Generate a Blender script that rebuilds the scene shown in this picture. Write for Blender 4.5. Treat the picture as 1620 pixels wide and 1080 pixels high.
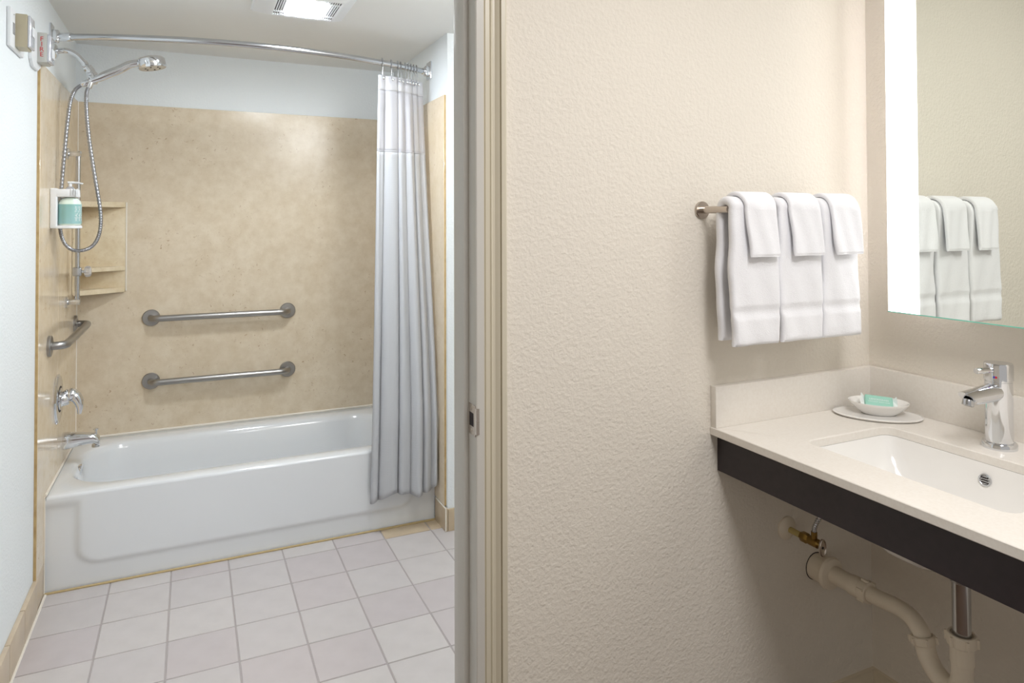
import bpy, bmesh, math, random
from mathutils import Vector, Matrix
from math import sin, cos, pi, radians
random.seed(7)
C = bpy.context.scene.collection
for o in list(bpy.data.objects): bpy.data.objects.remove(o)

# ------------------------------------------------------------------ camera
H = 1.3739
YAW, PITCH, ROLL = 0.436, 0.017, 0.0028
F = Vector((sin(YAW), cos(YAW), 0)); R = Vector((cos(YAW), -sin(YAW), 0)); U = Vector((0, 0, 1))
fw = F*cos(PITCH) + U*sin(PITCH); up = U*cos(PITCH) - F*sin(PITCH)
r2 = R*cos(ROLL) - up*sin(ROLL); u2 = R*sin(ROLL) + up*cos(ROLL)
cam_d = bpy.data.cameras.new('camera'); cam = bpy.data.objects.new('camera', cam_d); C.objects.link(cam)
M = Matrix((r2, u2, -fw)).transposed().to_4x4(); M.translation = (0, 0, H); cam.matrix_world = M
cam_d.sensor_width = 36; cam_d.lens = 1087.19/1620*36; cam_d.shift_y = -(540-333.7)/1620
cam_d.clip_start = 0.02
bpy.context.scene.camera = cam

# ------------------------------------------------------------------ world, lights, exposure
sc = bpy.context.scene
sc.view_settings.view_transform = 'Standard'; sc.view_settings.look = 'None'
sc.view_settings.gamma = 1; sc.view_settings.use_curve_mapping = False
sc.view_settings.exposure = 0.10
w = bpy.data.worlds.new('world'); sc.world = w; w.use_nodes = True
w.node_tree.nodes['Background'].inputs[0].default_value = (1.0, .96, .91, 1)
w.node_tree.nodes['Background'].inputs[1].default_value = 0.45
def area(name, loc, target, size, power, col, sy=None):
    l = bpy.data.lights.new(name, 'AREA'); l.energy = power; l.color = col; l.size = size
    if sy: l.shape = 'RECTANGLE'; l.size_y = sy
    o = bpy.data.objects.new(name, l); C.objects.link(o); o.location = loc
    o.rotation_euler = (Vector(target)-Vector(loc)).to_track_quat('-Z', 'Y').to_euler(); return o
area('vanity_ceiling_light', (.72, -.10, 2.37), (.72, -.10, 0), .4, 17, (1, .985, .99))
area('vanity_ceiling_light', (1.0, .40, 2.37), (1.0, .40, 0), .4, 7, (1, .985, .99))
def point_light(name, loc, power, col, r=.1):
    l = bpy.data.lights.new(name, 'POINT'); l.energy = power; l.color = col; l.shadow_soft_size = r
    o = bpy.data.objects.new(name, l); C.objects.link(o); o.location = loc
point_light('added_bath_fill', (.85, 1.72, 2.05), 19, (.94, .97, 1), .14)  # added unseen fill light above the view, lifts upper back wall and ceiling

# ------------------------------------------------------------------ materials
def lin(c): return tuple((x/255/12.92 if x/255 <= .04045 else ((x/255+.055)/1.055)**2.4) for x in c) + (1,)
MATS = {}
def mat(name, col, rough=.5, metal=0, bump=None, spec=.5, var=None, coat=0, **kw):
    m = bpy.data.materials.new(name); m.use_nodes = True; nt = m.node_tree
    b = nt.nodes['Principled BSDF']
    b.inputs['Base Color'].default_value = lin(col); b.inputs['Roughness'].default_value = rough
    b.inputs['Metallic'].default_value = metal; b.inputs['Specular IOR Level'].default_value = spec
    b.inputs['Coat Weight'].default_value = coat
    for k, v in kw.items(): b.inputs[k.replace('_', ' ')].default_value = v
    tc = nt.nodes.new('ShaderNodeTexCoord')
    if var:   # (colour, scale, amount)
        n = nt.nodes.new('ShaderNodeTexNoise'); n.inputs['Scale'].default_value = var[1]; n.inputs['Detail'].default_value = 5
        nt.links.new(tc.outputs['Object'], n.inputs['Vector'])
        rp = nt.nodes.new('ShaderNodeValToRGB'); rp.color_ramp.elements[0].position = .35; rp.color_ramp.elements[1].position = .68
        rp.color_ramp.elements[0].color = lin(col); rp.color_ramp.elements[1].color = lin(var[0])
        nt.links.new(n.outputs['Fac'], rp.inputs[0]); nt.links.new(rp.outputs[0], b.inputs['Base Color'])
    if bump:  # list of (scale, strength, distance, detail)
        prev = None
        for sc_, st, di, de in bump:
            n = nt.nodes.new('ShaderNodeTexNoise'); n.inputs['Scale'].default_value = sc_; n.inputs['Detail'].default_value = de
            nt.links.new(tc.outputs['Object'], n.inputs['Vector'])
            bp = nt.nodes.new('ShaderNodeBump'); bp.inputs['Strength'].default_value = st; bp.inputs['Distance'].default_value = di
            nt.links.new(n.outputs['Fac'], bp.inputs['Height'])
            if prev: nt.links.new(prev.outputs[0], bp.inputs['Normal'])
            prev = bp
        nt.links.new(prev.outputs[0], b.inputs['Normal'])
    MATS[name] = m; return m
def marble(name, base, light, fleck, rough):
    m = mat(name, base, rough, spec=.5); nt = m.node_tree; b = nt.nodes['Principled BSDF']
    tc = [n for n in nt.nodes if n.type == 'TEX_COORD'][0]
    def noise(s, d, off, dist=0, r=.5):
        mp = nt.nodes.new('ShaderNodeMapping'); mp.inputs['Location'].default_value = (off, off*1.7, off*.6)
        nt.links.new(tc.outputs['Object'], mp.inputs[0])
        n = nt.nodes.new('ShaderNodeTexNoise'); n.inputs['Scale'].default_value = s; n.inputs['Detail'].default_value = d
        n.inputs['Distortion'].default_value = dist; n.inputs['Roughness'].default_value = r
        nt.links.new(mp.outputs[0], n.inputs['Vector']); return n
    def ramp(n, a, c, ca, cb):
        r = nt.nodes.new('ShaderNodeValToRGB'); e = r.color_ramp.elements; e[0].position = a; e[1].position = c
        e[0].color = ca; e[1].color = cb; nt.links.new(n.outputs['Fac'], r.inputs[0]); return r
    cloud = ramp(noise(16, 8, 3, 0, .7), .34, .66, lin(base), lin(light))
    f1 = ramp(noise(60, 5, 11, .8, .6), .62, .70, (0, 0, 0, 1), (1, 1, 1, 1))
    gate = ramp(noise(5, 3, 23), .45, .62, (.12, .12, .12, 1), (.75, .75, .75, 1))
    mu = nt.nodes.new('ShaderNodeMath'); mu.operation = 'MULTIPLY'
    nt.links.new(f1.outputs[0], mu.inputs[0]); nt.links.new(gate.outputs[0], mu.inputs[1])
    mx = nt.nodes.new('ShaderNodeMixRGB'); mx.inputs[2].default_value = lin(fleck)
    nt.links.new(mu.outputs[0], mx.inputs[0]); nt.links.new(cloud.outputs[0], mx.inputs[1])
    nt.links.new(mx.outputs[0], b.inputs['Base Color']); return m
def emit(name, col, st):
    m = bpy.data.materials.new(name); m.use_nodes = True; b = m.node_tree.nodes['Principled BSDF']
    b.inputs['Base Color'].default_value = lin(col); b.inputs['Emission Color'].default_value = lin(col)
    b.inputs['Emission Strength'].default_value = st; return m

paint_bath = mat('bath_paint', (234, 239, 241), .7, bump=[(120, .45, .004, 2)])
paint_ceiling = mat('ceiling_paint', (236, 236, 233), .8)
paint_vanity = mat('vanity_paint', (231, 224, 212), .7, bump=[(120, .55, .0045, 3)])
marble_back = marble('marble', (210, 194, 168), (223, 210, 188), (158, 122, 88), .24)
marble_side = marble('marble_side', (222, 204, 174), (232, 216, 192), (166, 128, 92), .12)  # lighter base than the back marble: glare on the end walls put into the colour
marble_edge = mat('marble_edge', (196, 168, 118), .5, var=((176, 146, 96), 30))
marble_shelf = marble('marble_shelf', (216, 198, 164), (232, 219, 192), (170, 135, 95), .3)
floor_tile_m = [mat('floor_tile_%s' % k, c, .32, var=(d, 14)) for k, c, d in
                (('plain', (198, 192, 191), (193, 187, 186)), ('pale', (202, 196, 194), (196, 190, 188)), ('rosy', (195, 187, 187), (190, 182, 182)))]
grout_m = mat('grout', (172, 164, 162), .9)
tile_tan = mat('tile_tan', (198, 180, 152), .35, var=((188, 168, 142), 18))
base_tile_m = mat('base_tile', (206, 190, 166), .35, var=((196, 178, 154), 12))
caulk_m = mat('caulk', (236, 230, 218), .5)
enamel = mat('enamel', (228, 231, 234), .12, coat=.4)
chrome = mat('chrome', (226, 228, 232), .07, 1)
chrome_soft = mat('chrome_soft', (198, 200, 204), .18, 1)
hose_m = mat('hose_steel', (170, 172, 178), .34, 1)
steel = mat('brushed_steel', (164, 162, 160), .34, 1)
nickel = mat('nickel', (196, 186, 176), .25, 1)
dark_slot = mat('dark_recess', (46, 38, 40), .8)
white_plastic = mat('white_plastic', (236, 238, 240), .35)
trim_m = mat('trim_paint', (212, 204, 184), .32)
trim_in = mat('jamb_paint', (206, 203, 196), .3)
counter_m = mat('countertop', (236, 231, 223), .3, var=((232, 226, 217), 160))
ceramic = mat('ceramic', (242, 240, 236), .12, coat=.3)
apron_m = mat('dark_laminate', (44, 34, 38), .45, var=((38, 30, 33), 60))
pvc = mat('pvc', (232, 222, 204), .4, bump=[(40, .1, .001, 2)])
brass = mat('brass', (150, 122, 66), .35, 1)
towel_m = mat('terry', (240, 240, 243), .95, spec=.1, bump=[(520, .55, .002, 3), (60, .25, .003, 2)])
green_soap = mat('soap_wrap', (158, 214, 196), .4)
white_print = mat('white_print', (240, 246, 244), .5)
red_print = mat('red_print', (200, 40, 44), .5)
blue_print = mat('blue_print', (40, 70, 170), .5)
beige_plastic = mat('beige_plastic', (190, 180, 154), .45)
grey_plastic = mat('grey_plastic', (196, 196, 190), .45)
label_m = mat('bottle_label', (142, 190, 184), .4, var=((156, 198, 200), 8))
lotion_m = mat('bottle_plastic', (226, 240, 228), .25)
vanity_floor_m = mat('vanity_floor', (84, 60, 40), .6)
wood_base = mat('baseboard_paint', (216, 204, 182), .45)
mirror_m = mat('mirror_glass', (236, 240, 234), .008, 1)
mirror_edge_m = mat('mirror_edge', (120, 206, 184), .2)
frost_m = emit('lit_frosted_glass', (252, 252, 252), 2.4)
led_m = emit('led_strip', (250, 246, 250), 9.0)
diffuser_m = emit('fan_diffuser', (241, 248, 255), 145)
clear_m = mat('clear_plastic', (236, 238, 244), .06, spec=.6, Transmission_Weight=.75, IOR=1.45)
lens_m = mat('strobe_lens', (214, 216, 224), .1, .35, coat=.6)
def fabric(name, col, transl, transp, waffle):
    m = mat(name, col, .9, spec=.08); nt = m.node_tree; b = nt.nodes['Principled BSDF']; out = nt.nodes['Material Output']
    t = nt.nodes.new('ShaderNodeBsdfTranslucent'); t.inputs[0].default_value = lin(col)
    a = nt.nodes.new('ShaderNodeMixShader'); a.inputs[0].default_value = transl
    nt.links.new(b.outputs[0], a.inputs[1]); nt.links.new(t.outputs[0], a.inputs[2]); last = a
    if transp:
        tr = nt.nodes.new('ShaderNodeBsdfTransparent'); q = nt.nodes.new('ShaderNodeMixShader'); q.inputs[0].default_value = transp
        nt.links.new(a.outputs[0], q.inputs[1]); nt.links.new(tr.outputs[0], q.inputs[2]); last = q
    nt.links.new(last.outputs[0], out.inputs[0])
    if waffle:
        uv = nt.nodes.new('ShaderNodeTexCoord'); v = nt.nodes.new('ShaderNodeTexVoronoi'); v.distance = 'CHEBYCHEV'
        v.inputs['Scale'].default_value = 1; v.inputs['Randomness'].default_value = 0
        nt.links.new(uv.outputs['UV'], v.inputs['Vector'])
        bp = nt.nodes.new('ShaderNodeBump'); bp.inputs['Strength'].default_value = .5; bp.inputs['Distance'].default_value = .0015
        nt.links.new(v.outputs['Distance'], bp.inputs['Height']); nt.links.new(bp.outputs[0], b.inputs['Normal'])
    return m
curtain_band_m = fabric('curtain_band', (224, 224, 228), .2, 0, False)
curtain_sheer_m = fabric('curtain_sheer', (222, 222, 227), .35, .12, False)
curtain_body_m = fabric('curtain_waffle', (200, 202, 206), .12, 0, True)

# ------------------------------------------------------------------ helpers
def obj(name, bm, m, parent=None, smooth=True, angle=38):
    """link bm (built in world coordinates) as one mesh object"""
    if parent is not None:
        root = parent
        while root.parent: root = root.parent
        base = Vector(root.location)
        bmesh.ops.translate(bm, verts=bm.verts, vec=-base)
    bmesh.ops.remove_doubles(bm, verts=bm.verts, dist=1e-6)
    bmesh.ops.recalc_face_normals(bm, faces=bm.faces)
    if smooth:
        for f in bm.faces: f.smooth = True
        for e in bm.edges:
            if len(e.link_faces) == 2 and e.calc_face_angle(0) > radians(angle): e.smooth = False
    me = bpy.data.meshes.new(name); bm.to_mesh(me); bm.free()
    for mm in (m if isinstance(m, (list, tuple)) else [m]): me.materials.append(mm)
    o = bpy.data.objects.new(name, me); C.objects.link(o)
    if parent is not None: o.parent = parent
    return o
def thing(name, loc, label, cat, group=None):
    o = bpy.data.objects.new(name, None); C.objects.link(o); o.location = loc; o.empty_display_size = .05
    return tag(o, label, cat, group)
def tag(o, label, cat, group=None):
    o['label'] = label; o['category'] = cat
    if group: o['group'] = group
    return o
def struct(name, bm, m, **k):
    o = obj(name, bm, m, **k); o['kind'] = 'structure'; return o
def center(o):
    me = o.data; c = sum((v.co for v in me.vertices), Vector())/len(me.vertices)
    zmin = min(v.co.z for v in me.vertices); c.z = zmin
    me.transform(Matrix.Translation(-c)); o.location = c; return o
def box(bm, a, b, bev=0, seg=2):
    r = bmesh.ops.create_cube(bm, size=1); vs = r['verts']
    for v in vs:
        v.co = Vector(((a[i]+b[i])/2 + v.co[i]*(b[i]-a[i]) for i in range(3)))
    if bev:
        es = list({e for v in vs for e in v.link_edges})
        bmesh.ops.bevel(bm, geom=es, offset=bev, segments=seg, profile=.6, affect='EDGES')
    return bm
def B(a, b, bev=0, seg=2): return box(bmesh.new(), a, b, bev, seg)
def frame_at(d):
    d = d.normalized(); a = Vector((0, 0, 1)) if abs(d.z) < .9 else Vector((1, 0, 0))
    x = a.cross(d).normalized(); return x, d.cross(x)
def lathe(bm, origin, axis, prof, n=32, cap=True):
    """prof: list of (distance along axis, radius)"""
    o = Vector(origin); d = Vector(axis).normalized(); x, y = frame_at(d); rings = []
    for t, r in prof:
        if r < 1e-6: rings.append([bm.verts.new(o+d*t)])
        else: rings.append([bm.verts.new(o+d*t+(x*cos(2*pi*i/n)+y*sin(2*pi*i/n))*r) for i in range(n)])
    for A, Bq in zip(rings, rings[1:]):
        for i in range(n):
            j = (i+1) % n
            if len(A) == 1 and len(Bq) == 1: continue
            if len(A) == 1: bm.faces.new((A[0], Bq[i], Bq[j]))
            elif len(Bq) == 1: bm.faces.new((A[i], A[j], Bq[0]))
            else: bm.faces.new((A[i], A[j], Bq[j], Bq[i]))
    if cap:
        for q in (rings[0], rings[-1]):
            if len(q) > 2: bm.faces.new(q)
    return bm
def spline(pts, n=8):
    P = [Vector(p) for p in pts]; P = [P[0]*2-P[1]] + P + [P[-1]*2-P[-2]]; out = []
    for i in range(1, len(P)-2):
        a, b, c, d = P[i-1:i+3]
        for k in range(n):
            t = k/n
            out.append(.5*((2*b)+(c-a)*t+(2*a-5*b+4*c-d)*t*t+(3*b-a-3*c+d)*t**3))
    out.append(P[-2]); return out
def tube(bm, pts, r, n=16, cap=True, radii=None):
    P = [Vector(p) for p in pts]; rings = []; x = None
    for i, p in enumerate(P):
        d = (P[min(i+1, len(P)-1)]-P[max(i-1, 0)]).normalized()
        if x is None: x, y = frame_at(d)
        x = (x - d*x.dot(d)).normalized(); y = d.cross(x)
        rr_ = radii[i] if radii else r
        rings.append([bm.verts.new(p+(x*cos(2*pi*k/n)+y*sin(2*pi*k/n))*rr_) for k in range(n)])
    for A, Bq in zip(rings, rings[1:]):
        for i in range(n):
            j = (i+1) % n; bm.faces.new((A[i], A[j], Bq[j], Bq[i]))
    if cap: bm.faces.new(rings[0]); bm.faces.new(rings[-1])
    return bm
def T(pts, r, n=16, **k): return tube(bmesh.new(), pts, r, n, **k)
def L(o, a, p, n=32): return lathe(bmesh.new(), o, a, p, n)
def rr(cx, cy, hx, hy, r, n=6, per=6):
    """rounded rectangle points, same count whatever the size"""
    r = min(r, hx-1e-4, hy-1e-4); pts = []
    cs = [(cx+hx-r, cy+hy-r, 0), (cx-hx+r, cy+hy-r, 90), (cx-hx+r, cy-hy+r, 180), (cx+hx-r, cy-hy+r, 270)]
    for i, (x, y, a) in enumerate(cs):
        for k in range(n+1):
            t = radians(a+90*k/n); pts.append((x+r*cos(t), y+r*sin(t)))
        nx, ny, na = cs[(i+1) % 4]; t = radians(na); q = (nx+r*cos(t), ny+r*sin(t)); p = pts[-1]
        for k in range(1, per): pts.append((p[0]+(q[0]-p[0])*k/per, p[1]+(q[1]-p[1])*k/per))
    return pts
def loft(bm, rings, capa=False, capb=True):
    V = [[bm.verts.new(p) for p in r] for r in rings]
    for A, Bq in zip(V, V[1:]):
        n = len(A)
        for i in range(n):
            j = (i+1) % n; bm.faces.new((A[i], A[j], Bq[j], Bq[i]))
    if capa: bm.faces.new(V[0])
    if capb: bm.faces.new(V[-1])
    return bm
def extrude_poly(bm, pts, vec):
    v = Vector(vec); a = [bm.verts.new(p) for p in pts]; b = [bm.verts.new(Vector(p)+v) for p in pts]; n = len(a)
    bm.faces.new(a); bm.faces.new(b[::-1])
    for i in range(n): bm.faces.new((a[i], b[i], b[(i+1) % n], a[(i+1) % n]))
    return bm
def text_bm(s, size, origin, xd, yd, depth=.0006, align='CENTER'):
    cu = bpy.data.curves.new('lettering', 'FONT'); cu.body = s; cu.size = size; cu.extrude = depth; cu.align_x = align; cu.align_y = 'CENTER'
    cu.resolution_u = 2
    o = bpy.data.objects.new('lettering', cu); C.objects.link(o)
    bpy.context.view_layer.update()
    me = bpy.data.meshes.new_from_object(o); bpy.data.objects.remove(o)
    bm = bmesh.new(); bm.from_mesh(me); bpy.data.meshes.remove(me)
    x = Vector(xd).normalized(); y = Vector(yd).normalized(); z = x.cross(y)
    m = Matrix((x, y, z)).transposed().to_4x4(); m.translation = Vector(origin); bm.transform(m); return bm
def copy_thing(o, loc):
    r = o.copy(); C.objects.link(r); r.location = loc
    for ch in list(o.children):
        c = ch.copy(); C.objects.link(c); c.parent = r
        for g in ch.children:
            d = g.copy(); C.objects.link(d); d.parent = c
    return r

# ------------------------------------------------------------------ measurements (metres)
XL, XR = -.4916, 1.0324          # marble faces at the two ends of the tub
YT, YB = 3.0644, 3.8151          # tub apron face, back marble face
ZC, ZP = 2.232, 1.9546           # bath ceiling, top of marble
YW = 2.925                       # front end of marble / wing wall
YV = 1.347                       # towel wall face
XM = 1.745                       # vanity wall face
G0, GY, S = -.2759, 2.9672, .2089

# ------------------------------------------------------------------ structure
struct('wall_left', B((-.62, 1.422, 0), (-.502, 3.95, ZC)), paint_bath)
struct('wall_back', B((-.62, YB+.011, 0), (1.3, 3.95, ZC)), paint_bath)
struct('wall_right', B((XR+.010, YW, 0), (2.2, YB+.011, ZC)), [paint_bath])
struct('wall_right_2', B((2.05, 1.422, 0), (2.2, YW, ZC)), paint_bath)
struct('ceiling', B((-.62, 1.40, ZC), (2.2, 3.95, ZC+.1)), paint_ceiling)
struct('ceiling_2', B((-1.4, -1.2, 2.42), (1.86, 1.40, 2.5)), paint_ceiling)
XJ = .5372                        # right jamb face (door rebate)
bm = B((XJ+.016, YV, 0), (XM, 1.422, 2.42)); box(bm, (-1.4, YV, 2.05), (XJ+.016, 1.422, 2.42)); box(bm, (-1.4, YV, 0), (-.455, 1.422, 2.05))
struct('wall_front', bm, paint_vanity)
struct('wall_vanity', B((XM, -1.2, 0), (XM+.12, 1.422, 2.42)), paint_vanity)
struct('wall_hall', B((-1.5, -1.2, 0), (-1.4, 1.422, 2.42)), paint_vanity)
# marble surround
struct('trim_1', B((XL, YB, .30), (XR, YB+.011, ZP), .0008, 1), marble_back)
bm = B((-.502, YW+.004, .115), (XL, 3.3270, ZP), .001, 1); o = struct('trim_2', bm, [marble_side, marble_edge])
for p in o.data.polygons:
    if p.normal.y < -.9: p.material_index = 1
struct('trim_3', B((-.502, 3.3286, .30), (XL, YB, ZP), .001, 1), marble_side)
o = struct('trim_4', B((XR, YW+.018, .105), (XR+.010, YB, ZP), .001, 1), [marble_side, marble_edge])
for p in o.data.polygons:
    if p.normal.y < -.9: p.material_index = 1
struct('trim_5', T([(XL+.001, YB-.001, .35), (XL+.001, YB-.001, ZP)], .0028, 6), caulk_m)     # caulk bead in the corner
struct('trim_6', T([(XL, YB-.001, .361), (XR, YB-.001, .361)], .006, 8), caulk_m)
struct('trim_7', T([(XL+.001, YT+.01, .360), (XL+.001, YB, .360)], .006, 8), caulk_m)
struct('trim_13', T([(XL+.0012, YT-.001, .0), (XL+.0012, YT-.001, .36)], .0025, 6), caulk_m)
# grout line at the foot of the tub
struct('trim_8', B((XL, YT-.008, 0.0005), (XR, YT+.004, .0045)), mat('tub_grout', (188, 166, 122), .8))

# bathroom floor: one tile one piece
fl = struct('floor', B((-.62, 1.40, -.05), (2.2, 3.85, -.0022)), grout_m)
gap = .0055
tile_meshes = []
for k in range(3):
    bm = B((gap/2, gap/2, -.006), (S-gap/2, S-gap/2, 0), .0012, 1)
    o = obj('tile', bm, floor_tile_m[k]); tile_meshes.append(o.data); bpy.data.objects.remove(o)
for i in range(-1, 9):
    for j in range(0, 8):
        x0 = G0+i*S; y0 = GY-(j+1)*S
        if y0 < 1.30: continue
        if i == -1:
            o = obj('tile', B((XL-.008, y0+gap/2, -.006), (x0+S-gap/2, y0+S-gap/2, 0), .0012, 1), floor_tile_m[(j*2) % 3], fl)
        else:
            o = bpy.data.objects.new('tile', random.choice(tile_meshes)); C.objects.link(o); o.parent = fl; o.location = (x0, y0, random.uniform(-.0004, 0))
for i in range(-1, 6):            # cut row against the tub
    x0 = max(G0+i*S, XL+.0) + (gap/2 if i >= 0 else 0); x1 = min(G0+(i+1)*S-gap/2, XR)
    obj('tile', B((x0, GY+gap/2, -.006), (x1, YT-.002, 0), .0012, 1), tile_tan if i >= 5 else floor_tile_m[(i+4) % 3], fl)
obj('tile', B((G0+6*S+gap/2, GY-S*0+gap/2, -.006), (XR, YT-.002, 0), .0012, 1), tile_tan, fl)
struct('floor_2', B((-1.4, -1.2, -.05), (1.86, 1.40, 0)), vanity_floor_m)

# tile baseboards in the bathroom
bl = struct('baseboard_left', B((-.503, 1.47, 0), (-.499, YW+.135, .112)), caulk_m)
bt = None
y = YT-.004; edges = [y, 2.925]
while edges[-1] > 1.5: edges.append(edges[-1]-.2035)
for a, b in zip(edges, edges[1:]):
    obj('tile', B((-.502, b+.0016, .0), (-.4865 if a < 3 else -.4905, a-.0016, .116), .003, 2), base_tile_m, bl)
obj('cove_bead', T([(-.4855, 1.5, .001), (-.4855, YT-.01, .001)], .005, 6), caulk_m, bl)
br = struct('baseboard_right', B((XR+.001, YW-.0005, 0), (1.9, YW+.004, .098)), caulk_m)
obj('tile', B((XR-.004, YW-.008, 0), (XR+.008, YT-.001, .100), .002, 2), tile_tan, br)
for k in range(4):
    obj('tile', B((XR+.010+k*.21, YW-.0085, 0), (XR+.010+k*.21+.206, YW+.002, .098), .002, 2), tile_tan, br)
obj('bead', T([(XR-.002, YW-.008, .003), (XR-.002, YW-.008, .10)], .0028, 6), caulk_m, br)
obj('bead', T([(XR-.001, YW-.006, .101), (XR-.001, YT, .101)], .003, 6), caulk_m, br)
# vanity baseboards
def baseboard(name, a, b, out):
    prof = [(0, 0), (.013, 0), (.013, .092), (.009, .103), (.006, .108), (.006, .119), (0, .123)]
    a, b, out = Vector(a), Vector(b), Vector(out)
    return struct(name, extrude_poly(bmesh.new(), [a+out*p+Vector((0, 0, z)) for p, z in prof], b-a), wood_base)
baseboard('baseboard_front', (.62, YV, 0), (XM, YV, 0), (0, -1, 0))
baseboard('baseboard_vanity', (XM, YV, 0), (XM, -1.2, 0), (-1, 0, 0))

# door frame: jamb with stop, moulded casing, strike plate
bm = bmesh.new()
prof = [(XJ+.002, 1.331), (XJ, 1.333), (XJ, 1.3735), (XJ-.0105, 1.3735), (XJ-.012, 1.3755), (XJ-.012, 1.431), (XJ-.010, 1.433), (XJ+.018, 1.433), (XJ+.018, 1.331)]
extrude_poly(bm, [(x, y, 0) for x, y in prof], (0, 0, 2.05))
struct('trim_9', bm, trim_in)
bm = bmesh.new()
extrude_poly(bm, [(-.4382*1+(-(x-XJ)), y, 0) for x, y in prof], (0, 0, 2.05)); box(bm, (-.455, 1.331, 2.03), (XJ+.018, 1.433, 2.05))
struct('trim_10', bm, trim_in)
cas = [(0, 0), (0, .010), (.002, .0140), (.0055, .0150), (.0075, .0135), (.009, .0090), (.0115, .0090), (.0125, .0140), (.0155, .0145), (.0165, .0100), (.019, .0100), (.0205, .0130),
       (.0290, .0138), (.0298, .0095), (.0320, .0095), (.0340, .0125), (.0385, .0105), (.0430, .0110), (.0480, .0160), (.0515, .0180), (.0522, .0130), (.0540, .0130), (.0550, .0195),
       (.0640, .0205), (.067, .0185), (.069, 0)]
def casing(name, x0, sgn, m):
    return struct(name, extrude_poly(bmesh.new(), [(x0+sgn*u, YV-v, 0) for u, v in cas], (0, 0, 2.10)), m, angle=18)
casing('trim_11', XJ+.0025, 1, trim_m)
casing('trim_12', -.4407, -1, trim_m)
struct('trim_14', B((-.51, YV-.02, 2.03), (XJ+.07, YV, 2.10), .003), trim_m)
t = thing('strike_plate', (XJ, 1.35, .92), 'small nickel latch strike plate screwed to the cream door jamb', 'strike plate')
bm = bmesh.new()
zc_ = .9610
pl = []
box(bm, (XJ-.0018, 1.3330, zc_-.032), (XJ-.0002, 1.3425, zc_+.032), .0005, 1)
box(bm, (XJ-.0018, 1.3425, zc_+.014), (XJ-.0002, 1.3690, zc_+.032), .0005, 1)
box(bm, (XJ-.0018, 1.3425, zc_-.032), (XJ-.0002, 1.3690, zc_-.014), .0005, 1)
box(bm, (XJ-.0018, 1.3655, zc_-.014), (XJ-.0002, 1.3690, zc_+.014))
obj('plate', bm, nickel, t)
obj('latch_hole', B((XJ-.0009, 1.3425, zc_-.0142), (XJ-.0003, 1.3657, zc_+.0142)), dark_slot, t)
obj('lip', T([(XJ-.001, 1.334, zc_), (XJ+.0005, 1.3305, zc_), (XJ+.0035, 1.3285, zc_)], .001, 8), nickel, t)
bm = bmesh.new(); extrude_poly(bm, [(XJ-.0018, 1.334, zc_-.027), (XJ-.0008, 1.3296, zc_-.027), (XJ+.0055, 1.3276, zc_-.027), (XJ+.0055, 1.3288, zc_-.027), (XJ-.0002, 1.3325, zc_-.027)], (0, 0, .054))
obj('lip', bm, nickel, t)
for dz in (-.023, .023):
    obj('screw', L((XJ-.0018, 1.356, zc_+dz), (-1, 0, 0), [(0, .004), (.0006, .0034), (.0008, 0)], 16), nickel, t)

# ------------------------------------------------------------------ bathtub
t = thing('bathtub', (.27, 3.44, 0), 'white enamelled alcove bathtub below the marble walls', 'bathtub')
ZT = .3579; cx, cy = (XL+XR)/2, (YT+YB)/2; hx, hy = (XR-XL)/2-.0015, (YB-YT)/2-.001
bm = bmesh.new(); rings = []
icx, icy = .247, 3.433
def ring(cx, cy, hx, hy, r, z): return [(x, y, z) for x, y in rr(cx, cy, hx, hy, r, 8, 10)]
rings.append(ring(cx, cy, hx, hy, .006, ZT-.028)); rings.append(ring(cx, cy, hx, hy, .006, ZT-.012))
rings.append(ring(cx, cy, hx-.002, hy-.002, .008, ZT-.004)); rings.append(ring(cx, cy, hx-.008, hy-.008, .012, ZT))
ihx, ihy = .682, .270
rings.append(ring(icx, icy, ihx+.012, ihy+.012, .19, ZT-.002))
rings.append(ring(icx, icy, ihx, ihy, .185, ZT-.008)); rings.append(ring(icx, icy, ihx-.012, ihy-.010, .18, ZT-.030))
rings.append(ring(icx-.010, icy, ihx-.030, ihy-.022, .17, ZT-.11)); rings.append(ring(icx-.010, icy, ihx-.06, ihy-.035, .16, ZT-.20))
rings.append(ring(icx+.012, icy, ihx-.085, ihy-.055, .14, ZT-.265)); rings.append(ring(icx+.014, icy, ihx-.13, ihy-.10, .11, ZT-.297))
rings.append(ring(icx+.016, icy, ihx-.25, ihy-.18, .06, ZT-.302))
loft(bm, rings)
obj('basin', bm, enamel, t, angle=60)
# apron with a raised panel
bm = bmesh.new(); NX, NZ = 160, 50; grid = []
x0, x1, z0, z1 = XL+.0015, XR-.0015, .0005, ZT-.012
def sst(a, b, v):
    v = max(0, min(1, (v-a)/(b-a))); return v*v*(3-2*v)
for i in range(NX+1):
    col = []
    for k in range(NZ+1):
        x = x0+(x1-x0)*i/NX; z = z0+(z1-z0)*k/NZ
        dx = max(0, abs(x-(x0+x1)/2) - ((x1-x0)/2-.105-.07)); dz = max(0, (.085+.07)-z)
        d = math.hypot(dx, dz)-.07                        # signed distance to the panel outline
        p = 1-sst(-.010, .014, d)
        up_ = sst(.30, .335, z)
        y = YT+.010*(1-max(p, up_)) + (.0)
        col.append(bm.verts.new((x, y, z)))
    grid.append(col)
for i in range(NX):
    for k in range(NZ):
        bm.faces.new((grid[i][k], grid[i+1][k], grid[i+1][k+1], grid[i][k+1]))
obj('apron', bm, enamel, t)
bm = L((-.432, 3.445, .3215), (1, 0, -.15), [(-.004, .026), (.004, .031), (.009, .031), (.012, .027), (.0125, 0)], 32)
obj('overflow_plate', bm, chrome, t)
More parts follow.
